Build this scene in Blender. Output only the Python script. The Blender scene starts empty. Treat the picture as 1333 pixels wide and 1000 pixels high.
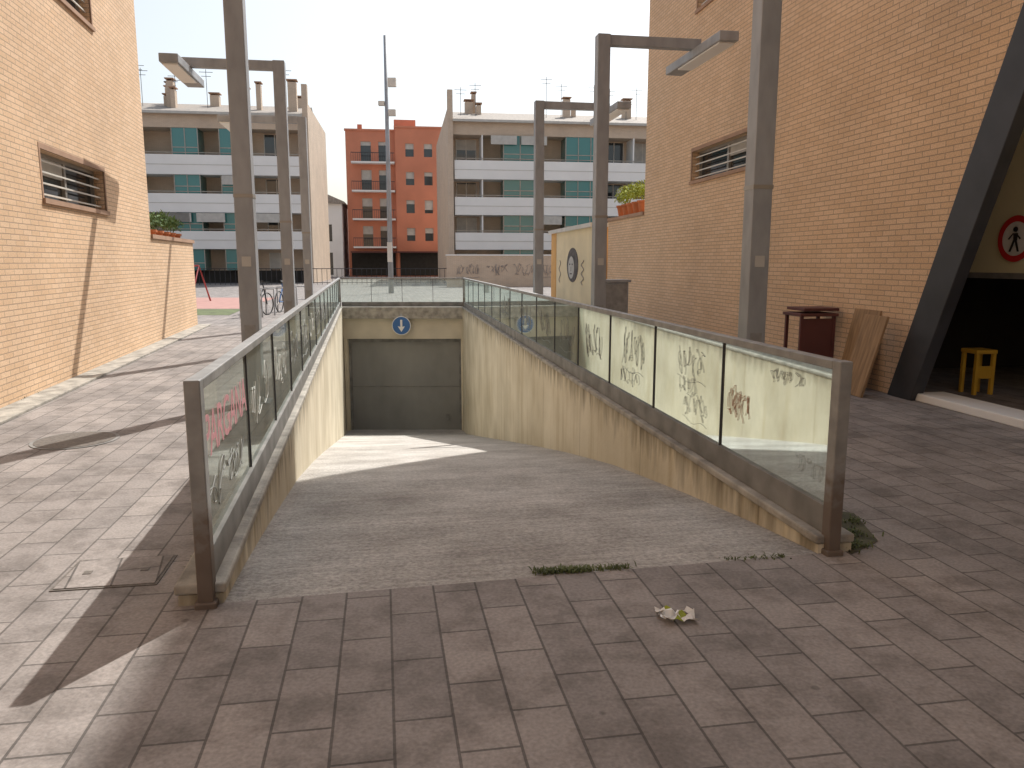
import bpy, bmesh, math, random
from mathutils import Vector, Matrix
random.seed(7)
S=bpy.context.scene
R=math.radians
# ------------------------------------------------------------ helpers
def link(o,parent=None):
    S.collection.objects.link(o)
    if parent: o.parent=parent
    return o
def empty(name):
    e=bpy.data.objects.new(name,None); e.empty_display_size=.2
    return link(e)
def uvbox(bm):
    uv=bm.loops.layers.uv.verify()
    for f in bm.faces:
        n=f.normal; a=[abs(n.x),abs(n.y),abs(n.z)]; k=a.index(max(a))
        for l in f.loops:
            c=l.vert.co
            l[uv].uv=(c.y,c.z) if k==0 else ((c.x,c.z) if k==1 else (c.x,c.y))
def bx(bm,x0,x1,y0,y1,z0,z1):
    v=[bm.verts.new(p) for p in [(x0,y0,z0),(x1,y0,z0),(x1,y1,z0),(x0,y1,z0),(x0,y0,z1),(x1,y0,z1),(x1,y1,z1),(x0,y1,z1)]]
    for q in [(0,3,2,1),(4,5,6,7),(0,1,5,4),(1,2,6,5),(2,3,7,6),(3,0,4,7)]:
        bm.faces.new([v[i] for i in q])
def prism(bm,pts,y0,y1):
    a=[bm.verts.new((p[0],y0,p[1])) for p in pts]; b=[bm.verts.new((p[0],y1,p[1])) for p in pts]
    bm.faces.new(a); bm.faces.new(b[::-1])
    n=len(pts)
    for i in range(n): bm.faces.new([a[i],b[i],b[(i+1)%n],a[(i+1)%n]])
def fin(name,bm,mat,parent=None,loc=(0,0,0),ang=0,bevel=0,smooth=False):
    bmesh.ops.recalc_face_normals(bm,faces=bm.faces); bm.normal_update()
    uvbox(bm)
    me=bpy.data.meshes.new(name); bm.to_mesh(me); bm.free()
    me.materials.append(mat)
    if smooth:
        for p in me.polygons: p.use_smooth=True
    o=bpy.data.objects.new(name,me); o.location=loc; o.rotation_euler=(0,0,ang)
    link(o,parent)
    if bevel:
        m=o.modifiers.new('bev','BEVEL'); m.width=bevel; m.segments=2
    return o
def boxes(name,lst,mat,parent=None,loc=(0,0,0),ang=0,bevel=0):
    bm=bmesh.new()
    for b in lst: bx(bm,*b)
    return fin(name,bm,mat,parent,loc,ang,bevel)
def cyl(bm,p,r0,r1,h,seg=20,axis='Z'):
    M=Matrix.Translation(p)
    if axis=='X': M=M@Matrix.Rotation(R(90),4,'Y')
    if axis=='Y': M=M@Matrix.Rotation(R(90),4,'X')
    bmesh.ops.create_cone(bm,cap_ends=True,segments=seg,radius1=r0,radius2=r1,depth=h,matrix=M)
def curve(name,polys,r,mat,parent=None,cyclic=False,res=2):
    cu=bpy.data.curves.new(name,'CURVE'); cu.dimensions='3D'; cu.bevel_depth=r; cu.bevel_resolution=res
    for pts in polys:
        sp=cu.splines.new('POLY'); sp.points.add(len(pts)-1)
        for i,p in enumerate(pts): sp.points[i].co=(p[0],p[1],p[2],1)
        sp.use_cyclic_u=cyclic
    cu.materials.append(mat)
    return link(bpy.data.objects.new(name,cu),parent)
# ------------------------------------------------------------ materials
def newmat(name):
    m=bpy.data.materials.new(name); m.use_nodes=True
    nt=m.node_tree; return m,nt,nt.nodes['Principled BSDF']
def N(nt,t,**k):
    n=nt.nodes.new(t)
    for a,b in k.items(): setattr(n,a,b)
    return n
def mix(nt,a,b,fac,typ='MULTIPLY'):
    x=N(nt,'ShaderNodeMixRGB',blend_type=typ)
    for s,i in ((fac,0),(a,1),(b,2)):
        if hasattr(s,'is_linked') or hasattr(s,'node'): nt.links.new(s,x.inputs[i])
        else: x.inputs[i].default_value=s if i==0 else tuple(s)+(1,)
    return x.outputs[0]
def ramp(nt,src,p0,c0,p1,c1):
    cr=N(nt,'ShaderNodeValToRGB'); e=cr.color_ramp.elements
    e[0].position=p0; e[1].position=p1; e[0].color=tuple(c0)+(1,); e[1].color=tuple(c1)+(1,)
    nt.links.new(src,cr.inputs[0]); return cr.outputs[0]
def mat(name,col,rough=.8,metal=0,ns=3.0,amt=.15,bump=0,stretch=None,spec=None,bscale=40,rust=None):
    m,nt,b=newmat(name)
    b.inputs['Roughness'].default_value=rough; b.inputs['Metallic'].default_value=metal
    if spec is not None: b.inputs['Specular IOR Level'].default_value=spec
    tc=N(nt,'ShaderNodeTexCoord'); mp=N(nt,'ShaderNodeMapping')
    nt.links.new(tc.outputs['Object'],mp.inputs[0])
    if stretch: mp.inputs['Scale'].default_value=stretch
    no=N(nt,'ShaderNodeTexNoise'); no.inputs['Scale'].default_value=ns; no.inputs['Detail'].default_value=4
    nt.links.new(mp.outputs[0],no.inputs[0])
    c=ramp(nt,no.outputs['Fac'],.3,tuple(x*(1-amt) for x in col),.7,tuple(min(1,x*(1+amt)) for x in col))
    if rust:   # rust and dirt creeping up from the foot
        sx=N(nt,'ShaderNodeSeparateXYZ'); nt.links.new(tc.outputs['Object'],sx.inputs[0])
        n5=N(nt,'ShaderNodeTexNoise'); n5.inputs['Scale'].default_value=14; n5.inputs['Detail'].default_value=5; nt.links.new(tc.outputs['Object'],n5.inputs[0])
        ma=N(nt,'ShaderNodeMath',operation='MULTIPLY_ADD'); nt.links.new(n5.outputs['Fac'],ma.inputs[0]); ma.inputs[1].default_value=-.7; nt.links.new(sx.outputs['Z'],ma.inputs[2])
        ad=N(nt,'ShaderNodeMath',operation='ADD'); nt.links.new(ma.outputs[0],ad.inputs[0]); ad.inputs[1].default_value=.5-rust
        f=ramp(nt,ad.outputs[0],.1,(.8,.8,.8),.3,(0,0,0))
        c=mix(nt,c,(.13,.09,.065),f,'MIX')
    nt.links.new(c,b.inputs['Base Color'])
    if bump:
        n2=N(nt,'ShaderNodeTexNoise'); n2.inputs['Scale'].default_value=bscale; n2.inputs['Detail'].default_value=3
        nt.links.new(tc.outputs['Object'],n2.inputs[0])
        bp=N(nt,'ShaderNodeBump'); bp.inputs['Strength'].default_value=bump; bp.inputs['Distance'].default_value=.01
        nt.links.new(n2.outputs['Fac'],bp.inputs['Height']); nt.links.new(bp.outputs[0],b.inputs['Normal'])
    return m
def brickmat(name,c1,c2,mort,w=.25,h=.066,ms=.006,rot=None,uv=True,rough=.85,off=.5,bumpd=.004,stain=.3,stainscale=.6,spots=False):
    m,nt,b=newmat(name); b.inputs['Roughness'].default_value=rough
    tc=N(nt,'ShaderNodeTexCoord'); mp=N(nt,'ShaderNodeMapping')
    nt.links.new(tc.outputs['UV' if uv else 'Object'],mp.inputs[0])
    if rot: mp.inputs['Rotation'].default_value=(0,0,rot)
    vec=mp.outputs[0]
    br=N(nt,'ShaderNodeTexBrick'); br.offset=off; br.offset_frequency=2
    br.inputs['Scale'].default_value=1; br.inputs['Brick Width'].default_value=w; br.inputs['Row Height'].default_value=h
    br.inputs['Mortar Size'].default_value=ms; br.inputs['Mortar Smooth'].default_value=.2; br.inputs['Bias'].default_value=0
    br.inputs['Color1'].default_value=tuple(c1)+(1,); br.inputs['Color2'].default_value=tuple(c2)+(1,); br.inputs['Mortar'].default_value=tuple(mort)+(1,)
    nt.links.new(vec,br.inputs[0])
    no=N(nt,'ShaderNodeTexNoise'); no.inputs['Scale'].default_value=stainscale; no.inputs['Detail'].default_value=6; no.inputs['Roughness'].default_value=.65
    nt.links.new(tc.outputs['Object'],no.inputs[0])
    st=ramp(nt,no.outputs['Fac'],.3,(1-stain,)*3,.65,(1.08,)*3)
    n3=N(nt,'ShaderNodeTexNoise'); n3.inputs['Scale'].default_value=60; n3.inputs['Detail'].default_value=3
    nt.links.new(tc.outputs['Object'],n3.inputs[0])
    gr=ramp(nt,n3.outputs['Fac'],.3,(.82,)*3,.7,(1.14,)*3)
    c=mix(nt,br.outputs['Color'],st,1.0); c=mix(nt,c,gr,1.0)
    if spots:
        n4=N(nt,'ShaderNodeTexNoise'); n4.inputs['Scale'].default_value=3.2; n4.inputs['Detail'].default_value=5; n4.inputs['Roughness'].default_value=.7
        nt.links.new(tc.outputs['Object'],n4.inputs[0])
        c=mix(nt,c,ramp(nt,n4.outputs['Fac'],.36,(.70,.69,.68),.54,(1,1,1)),1.0)
        vo=N(nt,'ShaderNodeTexVoronoi'); vo.inputs['Scale'].default_value=2.3; nt.links.new(tc.outputs['Object'],vo.inputs[0])
        c=mix(nt,c,ramp(nt,vo.outputs['Distance'],.03,(.6,.6,.6),.05,(1,1,1)),1.0)
    nt.links.new(c,b.inputs['Base Color'])
    ad=N(nt,'ShaderNodeMath',operation='MULTIPLY_ADD'); nt.links.new(br.outputs['Fac'],ad.inputs[0]); ad.inputs[1].default_value=-1
    m3=N(nt,'ShaderNodeMath',operation='MULTIPLY'); nt.links.new(n3.outputs['Fac'],m3.inputs[0]); m3.inputs[1].default_value=.45
    nt.links.new(m3.outputs[0],ad.inputs[2])
    bp=N(nt,'ShaderNodeBump'); bp.inputs['Strength'].default_value=.8; bp.inputs['Distance'].default_value=bumpd
    nt.links.new(ad.outputs[0],bp.inputs['Height']); nt.links.new(bp.outputs[0],b.inputs['Normal'])
    return m
M_brick=brickmat('brick_tan',(.76,.545,.36),(.69,.475,.295),(.44,.315,.225),stain=.10)
M_brickfar=brickmat('brick_far',(.64,.52,.41),(.60,.48,.37),(.46,.38,.3),stain=.1)
M_orange=mat('orange_render',(.60,.23,.14),amt=.12,ns=.4)
M_pave=brickmat('pavers',(.325,.292,.272),(.245,.222,.210),(.13,.118,.11),w=.42,h=.21,ms=.0055,rot=R(-99.5),uv=False,stain=.22,stainscale=.8,bumpd=.006,spots=True)
M_steel=mat('galvanised_steel',(.32,.335,.355),rough=.55,metal=.1,amt=.18,ns=5,stretch=(1,1,.4))
M_rail=mat('rail_steel',(.27,.27,.265),rough=.55,metal=.15,amt=.25,ns=7)
M_post=mat('rail_post_steel',(.27,.27,.265),rough=.55,metal=.15,amt=.25,ns=7,rust=.35)
M_skirt=mat('skirting_steel',(.20,.198,.19),rough=.7,amt=.3,ns=4)
M_dark=mat('dark_paint_steel',(.035,.037,.045),rough=.5,amt=.2)
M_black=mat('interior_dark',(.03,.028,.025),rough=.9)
M_cream=mat('cream_render',(.58,.53,.42),amt=.12,ns=1.2,bump=.2)
M_olive=mat('entrance_panel',(.70,.66,.44),amt=.06,ns=1.2)
M_white=mat('white_render',(.82,.82,.81),amt=.04,ns=.6)
M_bar=mat('white_metal',(.62,.6,.55),rough=.5,amt=.1)
M_sill=mat('sill_terracotta',(.38,.24,.16),amt=.15)
M_frame=mat('alu_frame',(.35,.33,.3),rough=.4,metal=.4)
M_blind=mat('blind',(.5,.49,.46),amt=.1)
M_terr=mat('terracotta',(.5,.16,.06),amt=.2)
M_leaf=mat('leaf_yellowgreen',(.27,.32,.03),amt=.4,ns=9)
M_leaf2=mat('leaf_green',(.10,.17,.05),amt=.4,ns=9)
M_grass=mat('grass',(.10,.125,.045),amt=.45,ns=3)
M_soil=mat('soil_moss',(.07,.07,.04),amt=.5,ns=12,bump=.5)
M_red=mat('red_paint',(.35,.05,.05),rough=.5)
M_redg=mat('playground_red',(.40,.22,.19),amt=.1)
M_yel=mat('yellow_paint',(.60,.36,.04),rough=.5)
M_wood=mat('board_brown',(.30,.19,.10),amt=.3,ns=4,stretch=(6,6,.6))
M_maroon=mat('board_maroon',(.11,.035,.03),rough=.6)
M_blue=mat('sign_blue',(.03,.13,.36),rough=.4,amt=.05)
M_signw=mat('sign_white',(.78,.78,.76),rough=.4,amt=.03)
M_signr=mat('sign_red',(.6,.03,.03),rough=.4,amt=.05)
M_blk=mat('matte_black',(.02,.02,.02),rough=.6)
M_mural=mat('mural_ink',(.10,.09,.085),amt=.5,ns=5)
M_kiosk=mat('kiosk_yellow',(.75,.64,.42),amt=.12,ns=1.0)
M_kiosk2=mat('kiosk_orange',(.70,.40,.14),amt=.15,ns=1.0)
M_iron=mat('cast_iron',(.13,.115,.10),rough=.7,amt=.3,ns=30,bump=.5)
M_door=mat('garage_door',(.25,.25,.235),rough=.6,amt=.12,ns=1.5,stretch=(1,1,.5))
M_tile=mat('roof_tile',(.33,.29,.25),amt=.25,ns=6)
def winglass(name,col,rough=.08):
    m,nt,b=newmat(name); b.inputs['Base Color'].default_value=col+(1,); b.inputs['Roughness'].default_value=rough
    b.inputs['Specular IOR Level'].default_value=.8
    return m
M_win=winglass('window_glass',(.03,.035,.04))
M_teal=winglass('teal_glass',(.04,.20,.20),.15)
def railglass():
    m,nt,b=newmat('railing_glass'); out=nt.nodes['Material Output']
    tc=N(nt,'ShaderNodeTexCoord')
    tr=N(nt,'ShaderNodeBsdfTransparent'); tr.inputs[0].default_value=(.76,.84,.81,1)
    gl=N(nt,'ShaderNodeBsdfGlossy'); gl.inputs['Roughness'].default_value=.03; gl.inputs[0].default_value=(.8,.9,.88,1)
    fr=N(nt,'ShaderNodeFresnel'); fr.inputs[0].default_value=1.42
    mx=N(nt,'ShaderNodeMixShader'); nt.links.new(fr.outputs[0],mx.inputs[0]); nt.links.new(tr.outputs[0],mx.inputs[1]); nt.links.new(gl.outputs[0],mx.inputs[2])
    b.inputs['Base Color'].default_value=(.58,.64,.60,1); b.inputs['Roughness'].default_value=.7
    tl=N(nt,'ShaderNodeBsdfTranslucent'); tl.inputs[0].default_value=(.58,.64,.60,1)
    dm=N(nt,'ShaderNodeMixShader'); dm.inputs[0].default_value=.45; nt.links.new(b.outputs[0],dm.inputs[1]); nt.links.new(tl.outputs[0],dm.inputs[2])
    mp=N(nt,'ShaderNodeMapping'); mp.inputs['Scale'].default_value=(1,1,.5); nt.links.new(tc.outputs['Object'],mp.inputs[0])
    no=N(nt,'ShaderNodeTexNoise'); no.inputs['Scale'].default_value=3.0; no.inputs['Detail'].default_value=7; no.inputs['Roughness'].default_value=.7
    nt.links.new(mp.outputs[0],no.inputs[0])
    mr=N(nt,'ShaderNodeMapRange'); mr.inputs[1].default_value=.35; mr.inputs[2].default_value=.75; mr.inputs[3].default_value=.09; mr.inputs[4].default_value=.30
    nt.links.new(no.outputs['Fac'],mr.inputs[0])
    m2=N(nt,'ShaderNodeMixShader'); nt.links.new(mr.outputs[0],m2.inputs[0]); nt.links.new(mx.outputs[0],m2.inputs[1]); nt.links.new(dm.outputs[0],m2.inputs[2])
    nt.links.new(m2.outputs[0],out.inputs[0])
    return m
M_glass=railglass()
def concrete_wall():
    m,nt,b=newmat('ramp_wall_concrete'); b.inputs['Roughness'].default_value=.9
    tc=N(nt,'ShaderNodeTexCoord')
    n0=N(nt,'ShaderNodeTexNoise'); n0.inputs['Scale'].default_value=.9; n0.inputs['Detail'].default_value=6; nt.links.new(tc.outputs['Object'],n0.inputs[0])
    base=ramp(nt,n0.outputs['Fac'],.3,(.55,.49,.36),.65,(.72,.66,.52))
    mp=N(nt,'ShaderNodeMapping'); mp.inputs['Scale'].default_value=(2.6,2.6,.3); nt.links.new(tc.outputs['Object'],mp.inputs[0])
    n1=N(nt,'ShaderNodeTexNoise'); n1.inputs['Scale'].default_value=1.6; n1.inputs['Detail'].default_value=7; n1.inputs['Roughness'].default_value=.7
    nt.links.new(mp.outputs[0],n1.inputs[0])
    base=mix(nt,base,ramp(nt,n1.outputs['Fac'],.34,(.84,.80,.72),.50,(1,1,1)),1.0)
    sx=N(nt,'ShaderNodeSeparateXYZ'); nt.links.new(tc.outputs['Object'],sx.inputs[0])
    n2=N(nt,'ShaderNodeTexNoise'); n2.inputs['Scale'].default_value=5; n2.inputs['Detail'].default_value=6
    mp2=N(nt,'ShaderNodeMapping'); mp2.inputs['Scale'].default_value=(1.5,1.5,.3); nt.links.new(tc.outputs['Object'],mp2.inputs[0]); nt.links.new(mp2.outputs[0],n2.inputs[0])
    ma=N(nt,'ShaderNodeMath',operation='MULTIPLY_ADD'); nt.links.new(n2.outputs['Fac'],ma.inputs[0]); ma.inputs[1].default_value=.9; nt.links.new(sx.outputs['Z'],ma.inputs[2])
    d=ramp(nt,ma.outputs[0],.28,(1,1,1),.62,(.34,.32,.29))
    c=mix(nt,base,d,1.0)
    my=N(nt,'ShaderNodeMath',operation='MULTIPLY'); nt.links.new(sx.outputs['Y'],my.inputs[0]); my.inputs[1].default_value=.42
    fr=N(nt,'ShaderNodeMath',operation='FRACT'); nt.links.new(my.outputs[0],fr.inputs[0])
    c=mix(nt,c,ramp(nt,fr.outputs[0],.006,(.66,.64,.6),.012,(1,1,1)),1.0)
    nt.links.new(c,b.inputs['Base Color'])
    n3=N(nt,'ShaderNodeTexNoise'); n3.inputs['Scale'].default_value=25; n3.inputs['Detail'].default_value=4; nt.links.new(tc.outputs['Object'],n3.inputs[0])
    bp=N(nt,'ShaderNodeBump'); bp.inputs['Strength'].default_value=.35; bp.inputs['Distance'].default_value=.01; nt.links.new(n3.outputs['Fac'],bp.inputs['Height']); nt.links.new(bp.outputs[0],b.inputs['Normal'])
    return m
M_cwall=concrete_wall()
def ramp_mat():
    m,nt,b=newmat('ramp_concrete'); b.inputs['Roughness'].default_value=.9
    tc=N(nt,'ShaderNodeTexCoord'); 
    mp=N(nt,'ShaderNodeMapping'); mp.inputs['Rotation'].default_value=(0,0,R(-9.9)); nt.links.new(tc.outputs['Object'],mp.inputs[0])
    n1=N(nt,'ShaderNodeTexNoise'); n1.inputs['Scale'].default_value=.9; n1.inputs['Detail'].default_value=8; n1.inputs['Roughness'].default_value=.72
    nt.links.new(mp.outputs[0],n1.inputs[0])
    base=ramp(nt,n1.outputs['Fac'],.34,(.36,.335,.305),.62,(.58,.555,.52))
    mp3=N(nt,'ShaderNodeMapping'); mp3.inputs['Scale'].default_value=(1.0,16,1); nt.links.new(mp.outputs[0],mp3.inputs[0])
    n3=N(nt,'ShaderNodeTexNoise'); n3.inputs['Scale'].default_value=1.2; n3.inputs['Detail'].default_value=4; nt.links.new(mp3.outputs[0],n3.inputs[0])
    st=ramp(nt,n3.outputs['Fac'],.35,(.88,)*3,.65,(1.07,)*3)
    n4=N(nt,'ShaderNodeTexNoise'); n4.inputs['Scale'].default_value=38; n4.inputs['Detail'].default_value=4; n4.inputs['Roughness'].default_value=.7; nt.links.new(tc.outputs['Object'],n4.inputs[0])
    gr=ramp(nt,n4.outputs['Fac'],.32,(.6,)*3,.66,(1.2,)*3)
    c=mix(nt,base,st,1.0); c=mix(nt,c,gr,1.0)
    sx=N(nt,'ShaderNodeSeparateXYZ'); nt.links.new(mp.outputs[0],sx.inputs[0])
    ma=N(nt,'ShaderNodeMath',operation='MULTIPLY_ADD'); nt.links.new(n1.outputs['Fac'],ma.inputs[0]); ma.inputs[1].default_value=6; nt.links.new(sx.outputs['Y'],ma.inputs[2])
    cr=N(nt,'ShaderNodeMapRange'); cr.inputs[1].default_value=7; cr.inputs[2].default_value=12; cr.inputs[3].default_value=.88; cr.inputs[4].default_value=1.08
    nt.links.new(ma.outputs[0],cr.inputs[0])
    vm=N(nt,'ShaderNodeCombineXYZ'); 
    for i in range(3): nt.links.new(cr.outputs[0],vm.inputs[i])
    c=mix(nt,c,vm.outputs[0],1.0)
    nt.links.new(c,b.inputs['Base Color'])
    ad=N(nt,'ShaderNodeMath',operation='ADD'); nt.links.new(n3.outputs['Fac'],ad.inputs[0]); nt.links.new(n4.outputs['Fac'],ad.inputs[1])
    bp=N(nt,'ShaderNodeBump'); bp.inputs['Strength'].default_value=.9; bp.inputs['Distance'].default_value=.018; nt.links.new(ad.outputs[0],bp.inputs['Height']); nt.links.new(bp.outputs[0],b.inputs['Normal'])
    return m
M_ramp=ramp_mat()
M_coping=mat('coping_concrete',(.34,.32,.28),amt=.35,ns=6,bump=.6)

# ------------------------------------------------------------ ramp geometry lines (inner wall faces)
def L(s): return Vector((-1.37-.1936*22.7*s, 3.44+22.7*s,0))
def Rr(s): return Vector((1.70-.1535*22.1*s, 4.07+22.1*s,0))
prof=[(0,0),(.03,-.075),(.085,-.24),(.18,-.56),(.28,-.98),(.38,-1.43),(.6,-2.45),(.8,-3.38),(.94,-4.03),(1.0,-4.22),(1.08,-4.3)]
def Z(s):
    for (a,za),(b,zb) in zip(prof,prof[1:]):
        if s<=b:
            t=(s-a)/(b-a); return za+(zb-za)*t
    return prof[-1][1]
dl=(L(1)-L(0)).normalized(); dr=(Rr(1)-Rr(0)).normalized()
nl=Vector((-dl.y,dl.x,0)); nr=Vector((dr.y,-dr.x,0))   # outward
# ------------------------------------------------------------ ground sheet with a hole for the ramp
bm=bmesh.new()
OUT=.09
h=[L(0)+nl*OUT,Rr(0)+nr*OUT,Rr(1)+nr*OUT,L(1)+nl*OUT]
o=[Vector((-700,-700,0)),Vector((700,-700,0)),Vector((700,900,0)),Vector((-700,900,0))]
hv=[bm.verts.new(p) for p in h]; ov=[bm.verts.new(p) for p in o]
for i in range(4):
    j=(i+1)%4; bm.faces.new([ov[i],ov[j],hv[j],hv[i]])
fin('ground',bm,M_pave)
bm=bmesh.new(); rows=[]
K=60
for i in range(K+1):
    s=i/K*1.06; z=Z(s)
    a=L(s)+nl*.07; b=Rr(s)+nr*.07; row=[]
    for j in range(5):
        p=a.lerp(b,j/4); row.append(bm.verts.new((p.x,p.y,z if i else -.001)))
    rows.append(row)
for i in range(K):
    for j in range(4): bm.faces.new([rows[i][j],rows[i][j+1],rows[i+1][j+1],rows[i+1][j]])
o=fin('driveway_ramp',bm,M_ramp,smooth=True)
def strip(name,A,B,n,off0,off1,z0,z1,mt,parent,ext=0,bevel=0):
    bm=bmesh.new(); d=(B-A).normalized()
    A2=A; B2=B+d*ext
    pts=[A2+n*off0,B2+n*off0,B2+n*off1,A2+n*off1]
    lo=[bm.verts.new((p.x,p.y,z0)) for p in pts]; hi=[bm.verts.new((p.x,p.y,z1)) for p in pts]
    bm.faces.new(lo); bm.faces.new(hi)
    for i in range(4): bm.faces.new([lo[i],lo[(i+1)%4],hi[(i+1)%4],hi[i]])
    return fin(name,bm,mt,parent,bevel=bevel)
rw=empty('ramp_retaining_wall')
strip('wall',L(0),L(1),nl,0,.2,-4.8,.05,M_cwall,rw,ext=1.5)
strip('coping',L(.0),L(1),nl,-.015,.22,.05,.10,M_coping,rw,bevel=.012)
rw2=empty('ramp_retaining_wall.001')
strip('wall',Rr(0),Rr(1),nr,0,.2,-4.8,.05,M_cwall,rw2,ext=1.5)
strip('coping',Rr(.0),Rr(1),nr,-.015,.22,.05,.10,M_coping,rw2,bevel=.012)
# ------------------------------------------------------------ portal, door, sign
cdir=(Rr(1)-L(1)).normalized(); cang=math.atan2(cdir.y,cdir.x); W=(Rr(1)-L(1)).length
P=empty('garage_portal'); lo=tuple(L(1))
boxes('edge_beam',[(-.3,W+.3,-.12,.5,-.30,.09)],M_coping,P,lo,cang,.01)
boxes('lintel',[(0,W,.06,.5,-1.0,-.30)],M_cream,P,lo,cang)
boxes('jamb',[(0,.12,.1,.5,-4.5,-1.0),(W-.06,W,.1,.5,-4.5,-1.0)],M_cwall,P,lo,cang)
D=empty('garage_door')
boxes('leaf',[(.12,W-.06,.35,.42,-4.5,-1.0)],M_door,D,lo,cang)
boxes('door_frame',[(.12,W-.06,.28,.349,-1.14,-1.0),(.12,.2,.28,.349,-4.4,-1.14),(W-.14,W-.06,.28,.349,-4.4,-1.14),(.2,W-.14,.335,.349,-2.71,-2.69),(W-.62,W-.5,.30,.349,-3.9,-3.7)],M_skirt,D,lo,cang)
SG=empty('one_way_sign')
def disc(name,r,y,mt,par,loc,ang,c=(0,0),r_in=None):
    bm=bmesh.new()
    if r_in is None:
        cyl(bm,(c[0],y,c[1]),r,r,.012,40,'Y')
    else:
        n=48
        for yy in (y-.008,):
            a=[bm.verts.new((c[0]+r*math.cos(i*2*math.pi/n),yy,c[1]+r*math.sin(i*2*math.pi/n))) for i in range(n)]
            b=[bm.verts.new((c[0]+r_in*math.cos(i*2*math.pi/n),yy,c[1]+r_in*math.sin(i*2*math.pi/n))) for i in range(n)]
            for i in range(n): bm.faces.new([a[i],a[(i+1)%n],b[(i+1)%n],b[i]])
    return fin(name,bm,mt,par,loc,ang)
sx,sz=W*.5-.02,-.53
disc('plate',.32,-.15,M_signw,SG,lo,cang,(sx,sz)); disc('blue_face',.295,-.158,M_blue,SG,lo,cang,(sx,sz))
bm=bmesh.new(); prism(bm,[(sx-.035,sz+.2),(sx+.035,sz+.2),(sx+.035,sz-.04),(sx+.12,sz-.02),(sx,sz-.21),(sx-.12,sz-.02),(sx-.035,sz-.04)],-.172,-.166)
fin('arrow',bm,M_signw,SG,lo,cang)
boxes('bracket',[(sx-.03,sx+.03,-.144,-.121,sz-.1,sz+.4)],M_steel,SG,lo,cang)

# ------------------------------------------------------------ glass railings
def railing(name,A,B,n,npan,top=1.075,endA=True,endB=True,off=.07):
    P=empty(name); d=(B-A).normalized(); ang=math.atan2(d.y,d.x); Ln=(B-A).length
    a=tuple(A+n*off)
    boxes('top_rail',[(.036,Ln,-.035,.035,top-.05,top)],M_rail,P,a,ang,.006)
    boxes('bottom_channel',[(.036,Ln,-.025,.025,.10,.26)],M_skirt,P,a,ang,.004)
    pts=[]
    if endA: pts.append((-.045,.035,-.036,.036,-.1,top+.003))
    if endB: pts.append((Ln-.035,Ln+.04,-.04,.04,.0,top+.003))
    if pts: boxes('end_post',pts,M_post,P,a,ang,.006)
    if endA: boxes('end_post_foot',[(-.06,.05,-.05,.05,-.02,.03)],M_post,P,a,ang,.008)
    w=Ln/npan
    boxes('joint',[(i*w-.006,i*w+.006,-.01,.01,.26,top-.05) for i in range(1,npan)],M_dark,P,a,ang)
    bm=bmesh.new()
    for i in range(npan):
        x0=i*w+.008; x1=(i+1)*w-.008
        v=[bm.verts.new(p) for p in [(x0,0,.26),(x1,0,.26),(x1,0,top-.05),(x0,0,top-.05)]]
        bm.faces.new(v)
    fin('glass_panels',bm,M_glass,P,a,ang)
    return P,Vector(a),d,Ln
RL=railing('glass_railing',L(0),L(1),nl,15)
RR=railing('glass_railing.001',Rr(0),Rr(1),nr,15)
cn=Vector((-cdir.y,cdir.x,0))
RF=railing('glass_railing.002',L(1)+nl*.05,Rr(1)+nr*.05,cn,4,endA=False,endB=False)
# graffiti on glass (thin marker scrawls)
M_gb=mat('marker_grey',(.25,.26,.25),rough=.6,amt=.05); M_gw=mat('spray_white',(.55,.57,.55),amt=.05); M_gr=mat('faded_red',(.52,.25,.27),amt=.2,ns=20); M_go=mat('marker_orange',(.58,.33,.23),amt=.05)
def tag(base,d,x0,w,zc,hh,mt,par,side,r,letters,seed):
    rn=random.Random(seed); polys=[]
    lw=w/letters
    for i in range(letters):
        cx=x0+(i+.5)*lw; pts=[]; k=rn.randint(3,5)
        ctrl=[(cx+rn.uniform(-.6,.6)*lw, zc+rn.choice([-1,1,-.6,.7])*rn.uniform(.4,1)*hh/2) for _ in range(k+2)]
        for j in range(len(ctrl)-1):
            for q in range(7):
                t=q/7; bow=.22*lw*math.sin(t*math.pi)*(1 if j%2 else -1)
                x=ctrl[j][0]*(1-t)+ctrl[j+1][0]*t+bow; z=ctrl[j][1]*(1-t)+ctrl[j+1][1]*t+bow*.6
                p=base+d*x+side*.004; pts.append((p.x,p.y,z))
        polys.append(pts)
    if rn.random()<.5:
        polys.append([tuple(base+d*(x0+w*q/8)+side*.004+Vector((0,0,zc-hh*.62+.02*math.sin(q)))) for q in range(9)])
    curve('graffiti_tag',polys,r,mt,par,res=0)
def text(body,base,d,x,z,size,mt,par,side,off=.012,ext=.0005):
    cu=bpy.data.curves.new('graffiti_text','FONT'); cu.body=body; cu.size=size; cu.extrude=ext; cu.offset=off; cu.shear=.1; cu.space_character=.92
    cu.materials.append(mt)
    o=link(bpy.data.objects.new('graffiti_text',cu),par)
    up=Vector((0,0,1)); nn=d.cross(up)
    p=base+d*x+side*.006+up*z
    o.matrix_world=Matrix(((d.x,0,nn.x,p.x),(d.y,0,nn.y,p.y),(0,1,0,p.z),(0,0,0,1)))
    return o
P_,b_,d_,l_=RL
text('PARGANA',b_,d_,.10,.66,.31,M_gr,P_,-nl,off=.002)
tag(b_,d_,.2,1.1,.46,.2,M_gb,P_,-nl,.003,5,1)
for i in range(8): tag(b_,d_,1.7+i*1.5,1.0,.66,.4,random.choice([M_gb,M_gw,M_gb]),P_,-nl,.003,random.randint(3,5),20+i)
P_,b_,d_,l_=RR
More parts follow.
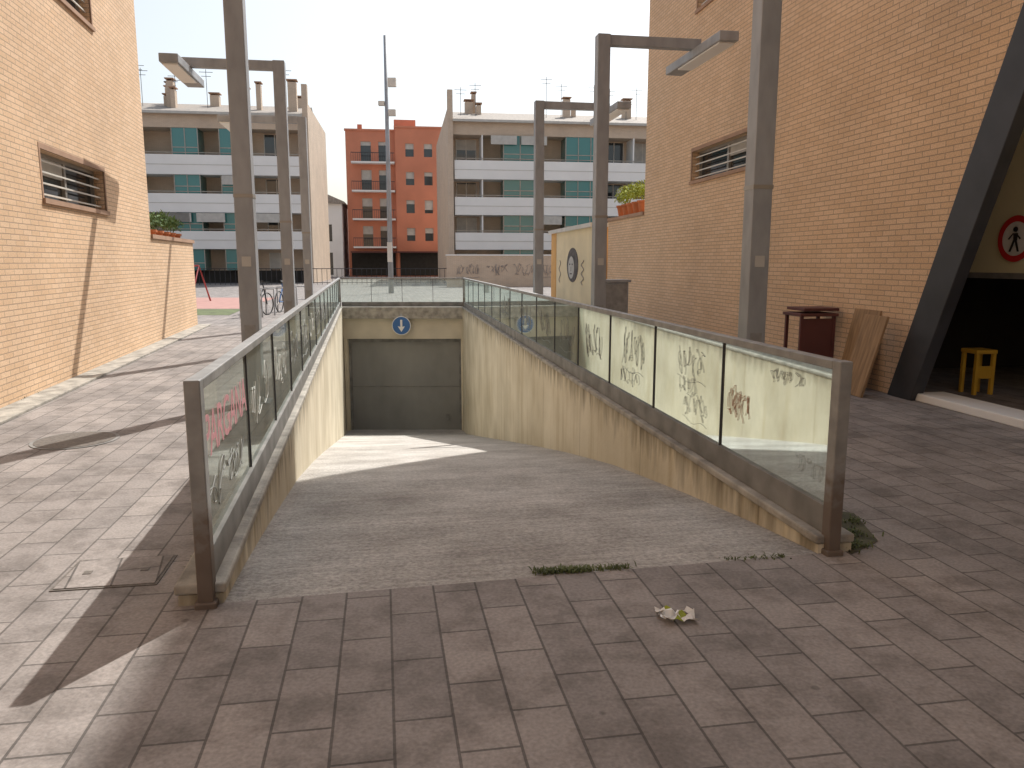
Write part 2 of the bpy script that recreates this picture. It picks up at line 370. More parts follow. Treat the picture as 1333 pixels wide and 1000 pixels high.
tl=[(1.05,.33,.62,.26,M_go,6,.0016),(.35,.42,.90,.10,M_gb,7,.0012),(.12,.3,.42,.12,M_gb,5,.0008),(1.75,.5,.46,.22,M_gb,5,.001),(1.8,.6,.80,.25,M_gb,6,.0012),(1.95,.4,.62,.2,M_gb,5,.001),(3.3,.7,.75,.4,M_gb,6,.0013),(3.4,.7,.45,.2,M_gb,6,.0012),(4.8,.8,.65,.45,M_gb,6,.0016),(6.2,.9,.65,.45,M_gb,5,.002),(7.8,.9,.65,.45,M_gb,5,.0022),(9.5,1.1,.65,.45,M_gb,5,.0025),(12,1.1,.65,.45,M_gb,5,.003)]
for i,a in enumerate(tl): tag(b_,d_,a[0],a[1],a[2],a[3],a[4],P_,-nr,a[6],a[5],50+i)

# ------------------------------------------------------------ brick buildings flanking the alley
def wallcells(x0,x1,z0,z1,y0,y1,holes):
    xs=sorted({x0,x1}|{h[0] for h in holes}|{h[1] for h in holes}); zs=sorted({z0,z1}|{h[2] for h in holes}|{h[3] for h in holes})
    out=[]
    for za,zb in zip(zs,zs[1:]):
        run=None
        for xa,xb in zip(xs,xs[1:]):
            cx,cz=(xa+xb)/2,(za+zb)/2
            hole=any(h[0]<cx<h[1] and h[2]<cz<h[3] for h in holes)
            if hole:
                if run: out.append((run[0],run[1],y0,y1,za,zb)); run=None
            else:
                run=(run[0],xb) if run else (xa,xb)
        if run: out.append((run[0],run[1],y0,y1,za,zb))
    return out
def windows(par,holes,loc,ang,side):
    g=[];f=[];b=[];sl=[];bl=[]
    def yy(a,c): return (min(side*a,side*c),max(side*a,side*c))
    for (x0,x1,z0,z1) in holes:
        y=yy(-.24,-.20); g.append((x0,x1,y[0],y[1],z0,z1))
        y=yy(-.199,-.15)
        for a,c in ((x0,x0+.06),(x1-.06,x1),((x0+x1)/2-.04,(x0+x1)/2+.04)): f.append((a,c,y[0],y[1],z0+.05,z1-.05))
        f.append((x0,x1,y[0],y[1],z0,z0+.05)); f.append((x0,x1,y[0],y[1],z1-.05,z1))
        y=yy(-.195,-.17); bl.append((x0+.07,(x0+x1)/2-.05,y[0],y[1],z0+(z1-z0)*.55,z1-.051))
        y=yy(-.09,-.07); nb=4
        for i in range(nb):
            zc=z0+(i+.5)*(z1-z0)/nb*.92; b.append((x0,x1,y[0],y[1],zc-.011,zc+.011))
        y=yy(-.03,.035); sl.append((x0-.05,x1+.05,y[0],y[1],z0-.06,z0+.003))
        y=yy(-.02,.006); sl.append((x0-.05,x0,y[0],y[1],z0+.003,z1)); sl.append((x1,x1+.05,y[0],y[1],z0+.003,z1)); sl.append((x0-.05,x1+.05,y[0],y[1],z1,z1+.07))
    boxes('window_glass',g,M_win,par,loc,ang); boxes('window_frames',f,M_frame,par,loc,ang); boxes('window_bars',b,M_bar,par,loc,ang); boxes('window_sills',sl,M_sill,par,loc,ang); boxes('window_blinds',bl,M_blind,par,loc,ang)
RB=empty('brick_building'); rl=(6.015,0,0); ra=R(90+8.53); HB=15.6
hr=[(13.37,16.14,3.2,3.78)]
hu=[(13.37,16.14,z,z+.9) for z in (6.45,9.6,12.7)]+[(3,7,z,z+.9) for z in (9.6,12.7)]
boxes('wall',wallcells(12,19.1,0,6,-.35,0,hr)+wallcells(-25,19.1,6,HB,-.35,0,hu),M_brick,RB,rl,ra)
bm=bmesh.new(); prism(bm,[(9.31,0),(12,0),(12,6),(6.97,6)],-.08,0); fin('wall_gusset',bm,M_brick,RB,rl,ra)
bm=bmesh.new(); prism(bm,[(9.36,0),(8.93,0),(6.57,6),(7.02,6)],-.10,.05); fin('slanted_beam',bm,M_dark,RB,rl,ra,.01)
boxes('end_wall',[(18.75,19.095,-16,-.351,0,HB-.01),(-25,-24.7,-16,-.351,0,HB-.01),(-24.7,18.75,-16,-15.7,0,HB-.01)],M_brick,RB,rl,ra)
boxes('roof',[(-24.7,18.75,-15.7,-.351,HB-.4,HB-.1)],M_tile,RB,rl,ra)
boxes('soffit',[(-24.6,12,-6,-.351,6.0,6.3)],M_cream,RB,rl,ra)
boxes('entrance_lintel',[(-6,11.4,-1.5,-1.3,1.47,6.0)],M_olive,RB,rl,ra)
boxes('entrance_lintel_edge',[(-6,11.4,-1.52,-1.27,1.40,1.47)],M_skirt,RB,rl,ra)
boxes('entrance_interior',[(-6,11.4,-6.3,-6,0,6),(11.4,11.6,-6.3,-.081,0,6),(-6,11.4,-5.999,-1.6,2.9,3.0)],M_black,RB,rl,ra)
boxes('entrance_step',[(-6,8.98,-.42,-.02,0,.09)],M_white,RB,rl,ra,.01)
boxes('entrance_fittings',[(10.5,10.9,-1.2,-.6,.0,1.0),(7.4,8.0,-4.2,-3.9,.0,1.9),(8.8,9.4,-5,-4.5,0,1.2),(-6,11.4,-2.2,-2.1,2.3,2.42)],M_skirt,RB,rl,ra)
windows(RB,hr+hu,rl,ra,1)
T1=empty('terrace_wall')
boxes('wall',[(19.1,22.3,-.3,0,0,2.72),(22.0,22.3,-9,-.3,0,2.72)],M_brick,T1,rl,ra)
boxes('coping',[(19.1,22.34,-.34,.04,2.72,2.8),(22.0,22.34,-9,-.34,2.72,2.8)],M_sill,T1,rl,ra)
boxes('deck',[(19.1,22.0,-9,-.3,1.6,1.8)],M_cream,T1,rl,ra)
LB=empty('brick_building.001'); ll=(-3.80,0,0); la=R(90+12.15)
hl=[(10.26,12.93,z,z+.62) for z in (2.4,5.2,8.2,11.2)]+[(1,4,z,z+.62) for z in (2.4,5.2,8.2)]
boxes('wall',wallcells(-25,15.75,0,HB,0,.35,hl),M_brick,LB,ll,la)
boxes('end_wall',[(15.4,15.745,.351,16,0,HB-.01),(-25,-24.7,.351,16,0,HB-.01),(-24.7,15.4,15.7,16,0,HB-.01)],M_brick,LB,ll,la)
boxes('roof',[(-24.7,15.4,.351,15.7,HB-.4,HB-.1)],M_tile,LB,ll,la)
windows(LB,hl,ll,la,-1)
T2=empty('terrace_wall.001')
boxes('wall',[(15.75,20.05,0,.3,0,2.06),(19.75,20.05,.3,9,0,2.06)],M_brick,T2,ll,la)
boxes('coping',[(15.75,20.09,-.04,.34,2.06,2.14),(19.75,20.09,.34,9,2.06,2.14)],M_sill,T2,ll,la)
boxes('deck',[(15.75,19.75,.3,9,1.2,1.4)],M_cream,T2,ll,la)
boxes('kerb',[(-25,20.1,-.32,-.002,0,.03)],M_coping,None,ll,la,.005)

# plants in pots
def foliage(bm,c,r,n,s):
    for i in range(n):
        v=Vector((random.gauss(0,1),random.gauss(0,1),random.gauss(0,1))).normalized()*r*random.uniform(.3,1)
        p=Vector(c)+Vector((v.x,v.y,v.z*.8)); a=Vector((random.gauss(0,1),random.gauss(0,1),random.gauss(0,1))).normalized(); b=a.orthogonal().normalized()
        q=[p,p+a*s+b*s*.4,p+a*s*2,p+a*s-b*s*.4]
        bm.faces.new([bm.verts.new(x) for x in q])
def potplant(name,par_loc,ang,xs,y,z,lm,rr):
    P=empty(name)
    bm=bmesh.new()
    for x in xs: cyl(bm,(x,y,z+.13),.11,.16,.26,16); 
    for x in xs: cyl(bm,(x,y,z+.27),.18,.18,.05,16)
    fin('pots',bm,M_terr,P,par_loc,ang)
    bm=bmesh.new()
    for x in xs: foliage(bm,(x+random.uniform(-.08,.08),y,z+.35+rr*random.uniform(.7,1.2)),rr*random.uniform(1.0,1.4),170,.05)
    fin('foliage',bm,lm,P,par_loc,ang)
potplant('potted_plants',rl,ra,[19.6,20.05,20.5,20.95,21.4],-.15,2.8,M_leaf,.24)
potplant('potted_plants.001',ll,la,[16.2,16.8,17.4,18.0,18.6],.15,1.95,M_leaf2,.17)

# ------------------------------------------------------------ street lamps
def lamp(x,y,dirsign,H=5.1,w=.2,arm=1.6,head=2.2,ang=R(9.5)):
    P=empty('street_lamp'); loc=(x,y,0); h=w/2
    boxes('column',[(-h,h,-h,h,.012,H)],M_steel,P,loc,ang,.008)
    boxes('base_plate',[(-h-.08,h+.08,-h-.08,h+.08,0,.012)],M_steel,P,loc,ang)
    boxes('access_door',[(-.06,.06,-h-.004,-h,.5,.9)],M_rail,P,loc,ang)
    boxes('sleeve',[(-h-.004,h+.004,-h-.004,h+.004,2.3,2.34)],M_frame,P,loc,ang)
    boxes('sticker',[(-.05,.05,-h-.006,-h-.001,1.55,1.66)],M_blind,P,loc,ang)
    if dirsign>0: boxes('arm',[(h,arm,-.07,.07,H-.16,H-.005)],M_steel,P,loc,ang,.006)
    else: boxes('arm',[(-arm,-h,-.07,.07,H-.16,H-.005)],M_steel,P,loc,ang,.006)
    c=dirsign*arm
    boxes('head',[(c-.15,c+.15,-head/2,head/2,H-.30,H-.162)],M_steel,P,loc,ang,.012)
    boxes('diffuser',[(c-.12,c+.12,-head/2+.08,head/2-.5,H-.325,H-.301)],M_white,P,loc,ang)
lamp(2.42,7.75,1); lamp(1.42,12.7,1); lamp(.60,17.7,1)
lamp(-2.97,8.75,-1); lamp(-4.12,14.3,-1,arm=1.62,head=1.9); lamp(-5.15,19.6,-1,arm=1.65,head=1.9)
MS=empty('floodlight_mast'); bm=bmesh.new(); cyl(bm,(0,0,6.3),.14,.08,12.6,16); fin('pole',bm,M_steel,MS,(-6.25,40,0),0,0,True)
boxes('floodlights',[(.1,.5,-.15,.15,10.2,10.6),(-.4,-.1,-.15,.15,9.3,9.5),(.1,.45,-.15,.1,8.8,9.1),(-.12,.12,-.2,-.14,1.6,2.6)],M_bar,MS,(-6.25,40,0))
# ------------------------------------------------------------ background apartment blocks
def block(name,loc,ang,Wd,Dp,cols,seed):
    rnd=random.Random(seed); P=empty(name)
    top=12.6
    boxes('core',[(.4,Wd-.4,1.6,Dp-.3,0,top-1.2)],M_brickfar,P,loc,ang)
    boxes('side_walls',[(0,.4,0,Dp,0,top+.5),(Wd-.4,Wd,0,Dp,0,top+.5),(.4,Wd-.4,Dp-.3,Dp,0,top)],M_brickfar,P,loc,ang)
    boxes('side_fin',[(0,.4,-.6,0,0,top+1.8),(Wd-.4,Wd,-.6,0,0,top+1.8)],M_brickfar,P,loc,ang)
    bands=[(2.55,3.85),(5.2,6.55),(7.9,9.3)]
    bl=[];
    for a,b in bands:
        bl+= [(.5,Wd-.5,-.45,-.3,a,b),(.5,Wd-.5,-.3,1.6,a,a+.35)]
    boxes('balconies',bl,M_white,P,loc,ang)
    boxes('balcony_lines',[(.5,Wd-.5,-.47,-.451,a+(b-a)*.5-.02,a+(b-a)*.5+.02) for a,b in bands],M_blind,P,loc,ang)
    boxes('handrail',[(.5,Wd-.5,-.42,-.37,b+.12,b+.17) for a,b in bands],M_frame,P,loc,ang)
    boxes('fascia',[(.4,Wd-.4,-.3,1.6,11.2,12.2)],M_brickfar,P,loc,ang)
    bm=bmesh.new()
    a=[bm.verts.new(p) for p in [(.4,-.7,12.2),(Wd-.4,-.7,12.2),(Wd-.4,6,14.0),(.4,6,14.0),(.4,Dp,12.3),(Wd-.4,Dp,12.3)]]
    bm.faces.new([a[0],a[1],a[2],a[3]]); bm.faces.new([a[3],a[2],a[5],a[4]])
    fin('roof',bm,M_tile,P,loc,ang)
    boxes('gutter',[(.4,Wd-.4,-.78,-.68,12.1,12.28)],M_blind,P,loc,ang)
    teal=[];mul=[];wn=[];bd=[];fr=[];pt=[]
    lev=[(3.85,5.2),(6.55,7.9),(9.3,11.2)]
    for x0,x1 in cols:
        for a,b in lev+[(1.0,2.55)]:
            teal.append((x0,x1,-.25,1.59,a,b-.01))
            k=max(2,int((x1-x0)/.9))
            for i in range(k+1):
                xx=x0+(x1-x0)*i/k; mul.append((xx-.03,xx+.03,-.29,-.251,a,b-.02))
            mul.append((x0,x1,-.29,-.252,a+.5,a+.56)); 
    x=.8
    while x<Wd-2:
        if not any(x+1.5>c[0] and x<c[1] for c in cols):
            for a,b in [(p-.8,q-.1) for p,q in lev]+[(.2,2.3)]:
                wn.append((x,x+1.5,1.56,1.6,a,b)); fr.append((x-.06,x,1.52,1.6,a,b)); fr.append((x+1.5,x+1.56,1.52,1.6,a,b)); fr.append((x+.72,x+.78,1.52,1.558,a,b))
                if rnd.random()<.55:
                    hgt=rnd.uniform(.3,.9)*(b-a); bd.append((x,x+1.5,1.53,1.555,b-hgt,b))
                if rnd.random()<.35: 
                    xx=x+rnd.random(); bd.append((xx,xx+.5,-.2,-.16,a+.9,a+1.6))
            if rnd.random()<.6:
                for a,b in lev: pt.append((x+1.8,x+1.9,-.3,1.59,a-1,b))
        x+=2.4
    boxes('glazed_bays',teal,M_teal,P,loc,ang); boxes('mullions',mul,M_frame,P,loc,ang)
    boxes('windows',wn,M_win,P,loc,ang); boxes('frames',fr,M_bar,P,loc,ang)
    if bd: boxes('blinds',bd,M_blind,P,loc,ang)
    if pt: boxes('partitions',pt,M_white,P,loc,ang)
    aw=[]
    for i in range(5):
        xx=rnd.uniform(1,Wd-3); l=rnd.choice(lev); aw.append((xx,xx+2,-.6,-.5,l[1]-.7,l[1]-.05))
    boxes('awnings',aw,M_blind,P,loc,ang)
    ch=[];cp=[]
    for i in range(11):
        xx=rnd.uniform(1,Wd-1); y=rnd.uniform(2,6); hh=rnd.uniform(14.2,15.3); ww=rnd.uniform(.15,.35)
        ch.append((xx-ww,xx+ww,y-.3,y+.3,12.5,hh)); cp.append((xx-ww-.08,xx+ww+.08,y-.4,y+.4,hh+.12,hh+.2)); cp.append((xx-ww+.05,xx-ww+.1,y-.2,y+.2,hh,hh+.12)); cp.append((xx+ww-.1,xx+ww-.05,y-.2,y+.2,hh,hh+.12))
    boxes('chimneys',ch,M_brickfar,P,loc,ang); boxes('chimney_caps',cp,M_sill,P,loc,ang)
    an=[]
    for i in range(8):
        xx=rnd.uniform(1,Wd-1); hh=rnd.uniform(14.6,16.4); an.append([(xx,3,13),(xx,3,hh)]); an.append([(xx-.5,3,hh-.2),(xx+.5,3,hh-.2)]); an.append([(xx-.35,3,hh-.5),(xx+.35,3,hh-.5)])
    c=curve('antennas',an,.02,M_dark,P,res=0); c.location=loc; c.rotation_euler=(0,0,ang)
    boxes('ground_floor_shops',[(.6,Wd-.6,.9,1.0,0,.95)],M_black,P,loc,ang)
block('apartment_building',(-4.95,61,0),R(8),26,19,[(4.3,6.9),(9.2,12.2),(17,20)],3)
block('apartment_building.001',(-31.2,57.0,0),R(8),16.3,13,[(.8,4.0),(6.6,8.4),(9.9,11.6)],5)
# orange building
OB=empty('apartment_building.002'); ol=(-18.0,86,0); oa=R(8)
wh=[]
for z in [3.6,6.6,9.6,12.6]:
    wh+=[(1.6,2.7,z-.3,z+1.9),(3.5,4.5,z-.3,z+1.9),(6.4,7.3,z+.3,z+1.7),(8.4,9.3,z+.3,z+1.7),(11,11.9,z+.3,z+1.7)]
boxes('wall',wallcells(0,5.3,0,15.6,.0,.3,[h for h in wh if h[1]<5.3])+wallcells(5.3,13,0,15.9,-.6,.3,[h for h in wh if h[0]>5.3])+[(0,.3,.3,12,0,15.5),(12.7,13,.3,12,0,15.5),(0.3,12.7,.3,12,15,15.4)],M_orange,OB,ol,oa)
boxes('tower',[(5.2,7.6,2,5,15.4,17.2),(1.2,1.7,2,2.5,15.4,16.6)],M_orange,OB,ol,oa)
boxes('window_glass',[(h[0],h[1],.2,.24,h[2],h[3]) if h[1]<5.3 else (h[0],h[1],-.35,-.3,h[2],h[3]) for h in wh],M_win,OB,ol,oa)
boxes('shutters',[(h[0],h[1],.12,.18,h[3]-random.uniform(.3,1.4),h[3]) if h[1]<5.3 else (h[0],h[1],-.45,-.4,h[3]-random.uniform(.2,1.1),h[3]) for h in wh],M_blind,OB,ol,oa)
boxes('balcony_slabs',[(.6,5.2,-1.2,0,z-.5,z-.32) for z in [3.6,6.6,9.6,12.6]],M_white,OB,ol,oa)
bl=[]
for z in [3.6,6.6,9.6,12.6]:
    bl+=[(.6,5.2,-1.2,-1.15,z+.55,z+.62)]+[(.6+i*.23,.63+i*.23,-1.19,-1.16,z-.32,z+.55) for i in range(20)]
boxes('balcony_railings',bl,M_dark,OB,ol,oa)
boxes('cornice',[(-.1,5.29,-.1,.4,15.6,15.8),(5.2,13.1,-.7,.4,15.9,16.1)],M_orange,OB,ol,oa)
boxes('shop_front',[(.3,5.1,-.1,-.001,.1,2.6),(5.6,12.6,-.7,-.601,.1,2.6)],M_black,OB,ol,oa)
boxes('awning',[(.3,12.8,-1.8,-.7,2.6,2.75)],M_maroon,OB,ol,oa)
HS=empty('town_house'); hs=(-23.3,84,0)
boxes('wall',wallcells(0,5,0,7.8,0,.3,[(1,1.9,1,3),(3,3.9,3.8,5.6),(3,3.9,.2,2.6),(1,1.9,4,5.6)])+[(0,.3,.3,9,0,7.8),(4.7,5,.3,9,0,7.8)],M_white,HS,hs,R(8))
boxes('windows',[(1,1.9,.2,.25,1,3),(3,3.9,.2,.25,3.8,5.6),(3,3.9,.2,.25,.2,2.6),(1,1.9,.2,.25,4,5.6)],M_win,HS,hs,R(8))
bm=bmesh.new(); prism(bm,[(-.3,7.8),(5.3,7.8),(5.3,8.0),(2.5,9.2),(-.3,8.0)],-.4,9); fin('roof',bm,M_tile,HS,hs,R(8))
LW=empty('plaza_wall'); boxes('wall',[(0,16,0,.3,0,2.0)],M_brickfar,LW,(-4.2,50,0),R(8)); boxes('coping',[(-.05,16.05,-.05,.35,2.0,2.08)],M_white,LW,(-4.2,50,0),R(8))
M_gfar=mat('faded_graffiti',(.33,.30,.29),amt=.2)
gb=Vector((-4.2,50,0)); gd=Vector((math.cos(R(8)),math.sin(R(8)),0)); gn=Vector((gd.y,-gd.x,0))
for i in range(4): tag(gb+gn*.03,gd,.6+i*1.9,1.5,1.1,.8,M_gfar,LW,gn,.012,6,90+i)
FN=empty('plaza_fence'); ff=[]
for i in range(60): ff.append((i*.35,i*.35+.03,-.015,.015,0,1.1))
ff+=[(0,21,-.02,.02,1.1,1.15),(0,21,-.02,.02,.12,.16)]
boxes('bars',ff,M_dark,FN,(-24,54,0),R(8))
# ------------------------------------------------------------ kiosk with painting
KK=empty('painted_kiosk'); kl=(2.35,22.6,0); ka=R(90+8.53)
boxes('body',[(0,6,-3,0,0,2.6)],M_kiosk,KK,kl,ka)
boxes('corner_stripe',[(5.2,6.0,.001,.02,0,2.6),(-.02,-.001,-3,-.0,0,2.6)],M_kiosk2,KK,kl,ka)
boxes('roof',[(-.1,6.1,-3.1,.12,2.6,2.72)],M_bar,KK,kl,ka)
bm=bmesh.new(); 
pts=[(2.6+.8*math.cos(t*.2618),1.5+.55*math.sin(t*.2618)) for t in range(24)]
prism(bm,pts,.001,.015); fin('mural_hair',bm,M_mural,KK,kl,ka)
bm=bmesh.new(); prism(bm,[(2.75+.42*math.cos(t*.2618),1.42+.36*math.sin(t*.2618)) for t in range(24)],.016,.02); fin('mural_face',bm,M_blind,KK,kl,ka)
boxes('mural_features',[(2.5,2.65,.0205,.024,1.5,1.55),(2.85,3.0,.0205,.024,1.5,1.55),(2.62,2.9,.0205,.024,1.2,1.24),(2.73,2.78,.0205,.024,1.3,1.45)],M_mural,KK,kl,ka)
mu=[[(4.5+.12*math.sin(j*.5),.02,.9+.03*j) for j in range(26)],[(1.2+.15*math.sin(j*.7),.02,.9+.03*j) for j in range(26)]]
c=curve('mural_lines',mu,.012,M_gfar,KK,res=1); c.location=kl; c.rotation_euler=(0,0,ka)
UC=empty('utility_cabinet'); ul=(2.0,15.6,0)
boxes('body',[(-.3,.3,-.2,.2,.08,1.2)],M_steel,UC,ul,R(9),.01); boxes('roof',[(-.34,.34,-.24,.24,1.2,1.25)],M_steel,UC,ul,R(9)); boxes('plinth',[(-.28,.28,-.18,.18,0,.08)],M_coping,UC,ul,R(9)); boxes('door_line',[(-.27,.27,-.206,-.2,.15,1.15)],M_rail,UC,ul,R(9))
# ------------------------------------------------------------ playground, grass, bikes
def patch(name,pts,z,mt):
    bm=bmesh.new(); bm.faces.new([bm.verts.new((p[0],p[1],z)) for p in pts]); fin(name,bm,mt)
patch('playground_surface',[(-24,26.6),(-9.4,26.6),(-10.6,35),(-25,35)],.005,M_redg)
patch('grass_strip',[(-24,23.4),(-8.6,23.4),(-9.2,26.4),(-24,26.4)],.006,M_grass)
PG=empty('playground_swing')
curve('frame',[[(-12.9,31,0),(-12.7,31.5,1.45),(-12.5,32,0)],[(-15.0,31,0),(-14.8,31.5,1.45),(-14.6,32,0)],[(-12.7,31.5,1.45),(-14.8,31.5,1.45)]],.035,M_red,PG)
curve('ropes',[[(-13.1,31.5,1.45),(-13.1,31.5,.4)],[(-13.5,31.5,1.45),(-13.5,31.5,.4)],[(-14,31.5,1.45),(-14,31.5,.4)],[(-14.4,31.5,1.45),(-14.4,31.5,.4)]],.012,M_dark,PG)
boxes('seats',[(-13.55,-13.05,31.4,31.6,.36,.4),(-14.45,-13.95,31.4,31.6,.36,.4)],M_blk,PG)
def bike(x,y,a,mt):
    P=empty('bicycle'); ca,sa=math.cos(a),math.sin(a)
    def W3(u,z,w=0): return (x+u*ca-w*sa,y+u*sa+w*ca,z)
    for u in (-.52,.52): curve('wheel',[[W3(u+.33*math.cos(t*.314),.34+.33*math.sin(t*.314)) for t in range(20)]],.018,M_blk,P,cyclic=True)
    curve('spokes',[[W3(u,.34),W3(u+.32*math.cos(t*.7),.34+.32*math.sin(t*.7))] for u in (-.52,.52) for t in range(9)],.004,M_frame,P,res=0)
    curve('frame',[[W3(-.52,.34),W3(-.1,.32),W3(.36,.8),W3(-.2,.82),W3(-.52,.34)],[W3(-.1,.32),W3(-.24,.95)],[W3(.34,.95),W3(.52,.34)]],.02,mt,P)
    curve('handlebar',[[W3(.3,1.0,-.28),W3(.36,.98,0),W3(.3,1.0,.28)]],.015,M_blk,P)
    curve('saddle',[[W3(-.36,.96),W3(-.12,.96)]],.045,M_blk,P)
bike(-7.6,23,R(75),M_dark); bike(-8.1,24.2,R(100),M_dark); bike(-7.4,25.2,R(85),M_blue)
BR=empty('bicycle_rack')
curve('hoops',[[(-7.9+i*.12,22.4+i*.8,0),(-7.9+i*.12,22.4+i*.8,.8),(-7.3+i*.12,22.5+i*.8,.8),(-7.3+i*.12,22.5+i*.8,0)] for i in range(5)],.025,M_steel,BR)
# ------------------------------------------------------------ manholes, litter, weeds, boards, entrance things
MH=empty('manhole_cover'); bm=bmesh.new(); cyl(bm,(-3.96,6.8,.004),.36,.36,.006,40); fin('rim',bm,M_skirt,MH); bm=bmesh.new(); cyl(bm,(-3.96,6.8,.006),.33,.33,.008,40); fin('lid',bm,M_iron,MH)
MH=empty('manhole_cover.001'); boxes('rim',[(-.25,.25,-.2,.2,.0,.005)],M_iron,MH,(-2.06,3.8,0),R(9.5)); boxes('lid',[(-.235,.235,-.185,.185,.0055,.009)],M_pave,MH,(-2.06,3.8,0),R(9.5)); boxes('handles',[(-.16,-.12,-.02,.02,.0092,.012),(.12,.16,-.02,.02,.0092,.012)],M_iron,MH,(-2.06,3.8,0),R(9.5))
def weeds(name,line,n,sp,hh):
    bm=bmesh.new()
    cl=[random.random() for _ in range(max(3,n//40))]
    for i in range(n):
        t=min(1,max(0,random.choice(cl)+random.gauss(0,.05))); a=Vector(line[0]).lerp(Vector(line[1]),t); p=a+Vector((random.gauss(0,sp),random.gauss(0,sp*.5),0))
        an=random.uniform(0,6.28); l=random.uniform(.3,1)*hh; w=random.uniform(.002,.005)
        d=Vector((math.cos(an),math.sin(an),0)); s=Vector((-d.y,d.x,0))*w; lean=random.uniform(.3,1.4)
        q1=p+d*l*lean*.5+Vector((0,0,l*.7)); q2=p+d*l*lean+Vector((0,0,l*.8))
        v=[bm.verts.new(x) for x in (p-s,p+s,q1+s,q1-s,q2)]
        bm.faces.new(v[:4]); bm.faces.new([v[3],v[2],v[4]])
    fin(name,bm,M_grass)
weeds('weeds',[(.15,3.80,0),(.60,3.86,0)],700,.03,.03)
weeds('weeds',[(1.2,3.98,0),(1.5,4.03,0)],90,.03,.02)
weeds('weeds',[(1.9,4.15,0),(2.1,4.6,0)],500,.05,.04)
weeds('weeds',[(-1.62,3.5,0),(-1.75,4.6,0)],200,.02,.035)
weeds('weeds',[(-5.75,8.6,0),(-6.1,10.3,0)],200,.05,.08)
patch('soil_bed',[(1.88,4.05),(2.12,4.25),(2.2,4.75),(1.8,4.9)],.006,M_soil)
bm=bmesh.new(); g=[]
for i in range(9):
    g.append([bm.verts.new((.74+(i-4)*.021+random.uniform(-.012,.012),3.27+(j-3)*.018+random.uniform(-.01,.01),random.uniform(.004,.045))) for j in range(7)])
for i in range(8):
    for j in range(6):
        if random.random()<.93: bm.faces.new([g[i][j],g[i+1][j],g[i+1][j+1],g[i][j+1]])
lt=fin('litter_wrapper',bm,M_signw); lt.data.materials.append(M_leaf)
for p in lt.data.polygons:
    if p.index in (14,15,20,21,26,27): p.material_index=1
def board(name,x,y,w,h,mt,lean,ang,t=.03):
    o=boxes(name,[(0,w,0,t,0,h)],mt,None,(x,y,.005),ang,.004); o.rotation_euler=(lean,0,ang); return o
board('leaning_board',4.08,9.45,.45,1.0,M_wood,R(-16),R(98.5)+math.pi)
board('leaning_board',4.28,10.05,.55,1.02,M_wood,R(-12),R(98.5)+math.pi)
CH=empty('stacked_tables'); cl=(4.08,10.5,0); ca=R(8)
boxes('tops',[(-.28,.26,-.25,.25,.88,.92),(-.22,.28,-.22,.26,.95,.99)],M_maroon,CH,cl,ca,.005)
boxes('legs',[(-.26,-.22,-.22,-.18,0,.88),(.2,.24,-.22,-.18,0,.88),(-.26,-.22,.18,.22,0,.88),(.2,.24,.18,.22,0,.88),(-.22,.2,-.21,-.19,.3,.85)],M_maroon,CH,cl,ca)
YC=empty('yellow_stool'); yl=(5.72,9.35,0)
boxes('seat',[(-.14,.14,-.14,.14,.5,.55)],M_yel,YC,yl,R(8),.01)
boxes('legs',[(-.13,-.09,-.13,-.09,0,.5),(.09,.13,-.13,-.09,0,.5),(-.13,-.09,.09,.13,0,.5),(.09,.13,.09,.13,0,.5),(-.09,.09,-.125,-.105,.2,.35)],M_yel,YC,yl,R(8))
NS=empty('no_pedestrians_sign'); 
nsang=ra+math.pi
sl=(6.015,0,0)
disc('plate',.27,1.285,M_signw,NS,sl,nsang,(-9.1,1.87)); disc('ring',.27,1.278,M_signr,NS,sl,nsang,(-9.1,1.87),.2)
bm=bmesh.new(); cx,cz=-9.1,1.87
prism(bm,[(cx-.03,cz-.02),(cx+.03,cz-.02),(cx+.035,cz+.065),(cx-.035,cz+.065)],1.266,1.2675)
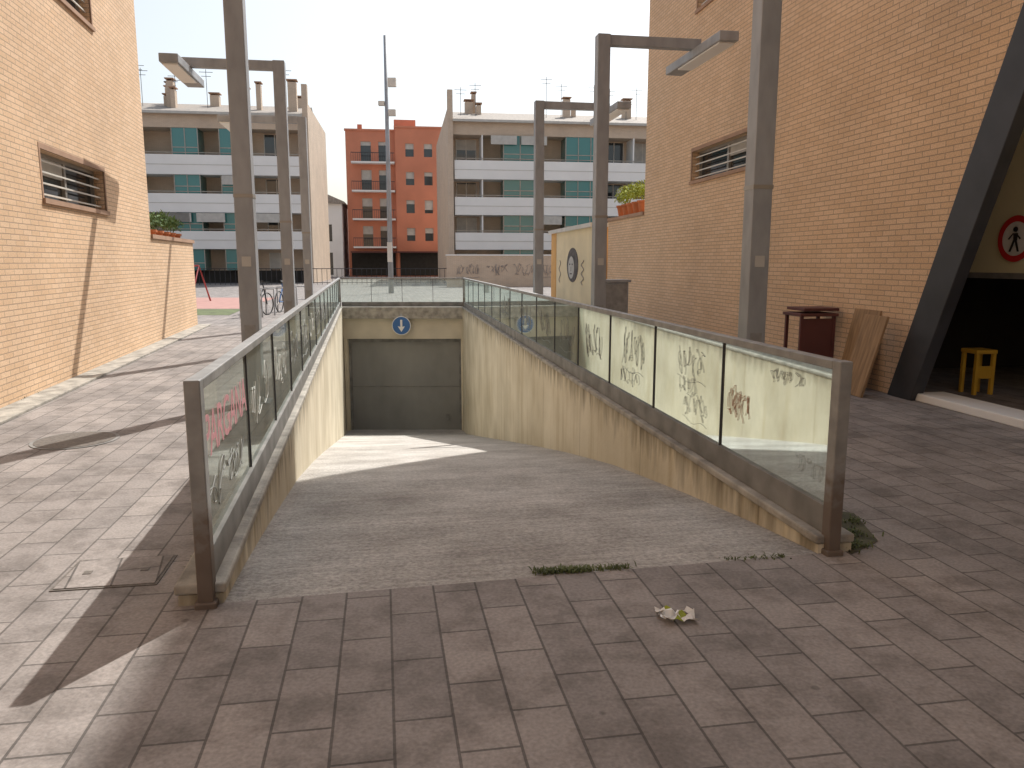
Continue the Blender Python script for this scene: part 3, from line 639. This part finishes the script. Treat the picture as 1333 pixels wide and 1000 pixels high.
prism(bm,[(cx-.03,cz-.02),(cx+.0,cz-.02),(cx-.05,cz-.15),(cx-.08,cz-.15)],1.262,1.2655)
prism(bm,[(cx+.0,cz-.02),(cx+.03,cz-.02),(cx+.08,cz-.15),(cx+.05,cz-.15)],1.258,1.2615)
prism(bm,[(cx-.1,cz),(cx-.08,cz-.01),(cx-.02,cz+.06),(cx-.03,cz+.065)],1.254,1.2575)
prism(bm,[(cx+.1,cz),(cx+.08,cz-.01),(cx+.02,cz+.06),(cx+.03,cz+.065)],1.250,1.2535)
cyl(bm,(cx,1.26,cz+.11),.03,.03,.01,16,'Y')
fin('figure',bm,M_blk,NS,sl,nsang)
# ------------------------------------------------------------ light
az,el=R(24.5),R(50.6)
w=bpy.data.worlds.new('World'); S.world=w; w.use_nodes=True; nt=w.node_tree
sk=nt.nodes.new('ShaderNodeTexSky'); sk.sky_type='NISHITA'; sk.sun_disc=False; sk.sun_elevation=el; sk.sun_rotation=az; sk.dust_density=2.5; sk.air_density=1.3; sk.ozone_density=1
hs_=nt.nodes.new('ShaderNodeHueSaturation'); hs_.inputs['Saturation'].default_value=.5; hs_.inputs['Value'].default_value=1.12
nt.links.new(sk.outputs[0],hs_.inputs['Color'])
bg=nt.nodes['Background']; bg.inputs[1].default_value=.15; nt.links.new(hs_.outputs[0],bg.inputs[0])
sd=bpy.data.lights.new('sun','SUN'); sd.energy=5; sd.angle=R(.5); sd.color=(1,.96,.9)
so=link(bpy.data.objects.new('sun',sd)); v=Vector((math.sin(az)*math.cos(el),math.cos(az)*math.cos(el),math.sin(el)))
so.rotation_euler=v.to_track_quat('Z','Y').to_euler(); so.location=(0,0,30)
S.view_settings.view_transform='Standard'; S.view_settings.look='None'; S.view_settings.exposure=0
cam=bpy.data.cameras.new('camera'); cam.sensor_width=36; cam.lens=27.0; cam.clip_end=2000; cam.clip_start=.05
co=link(bpy.data.objects.new('camera',cam)); co.location=(0,0,1.6); co.rotation_euler=(R(90-9.03),0,0); S.camera=co
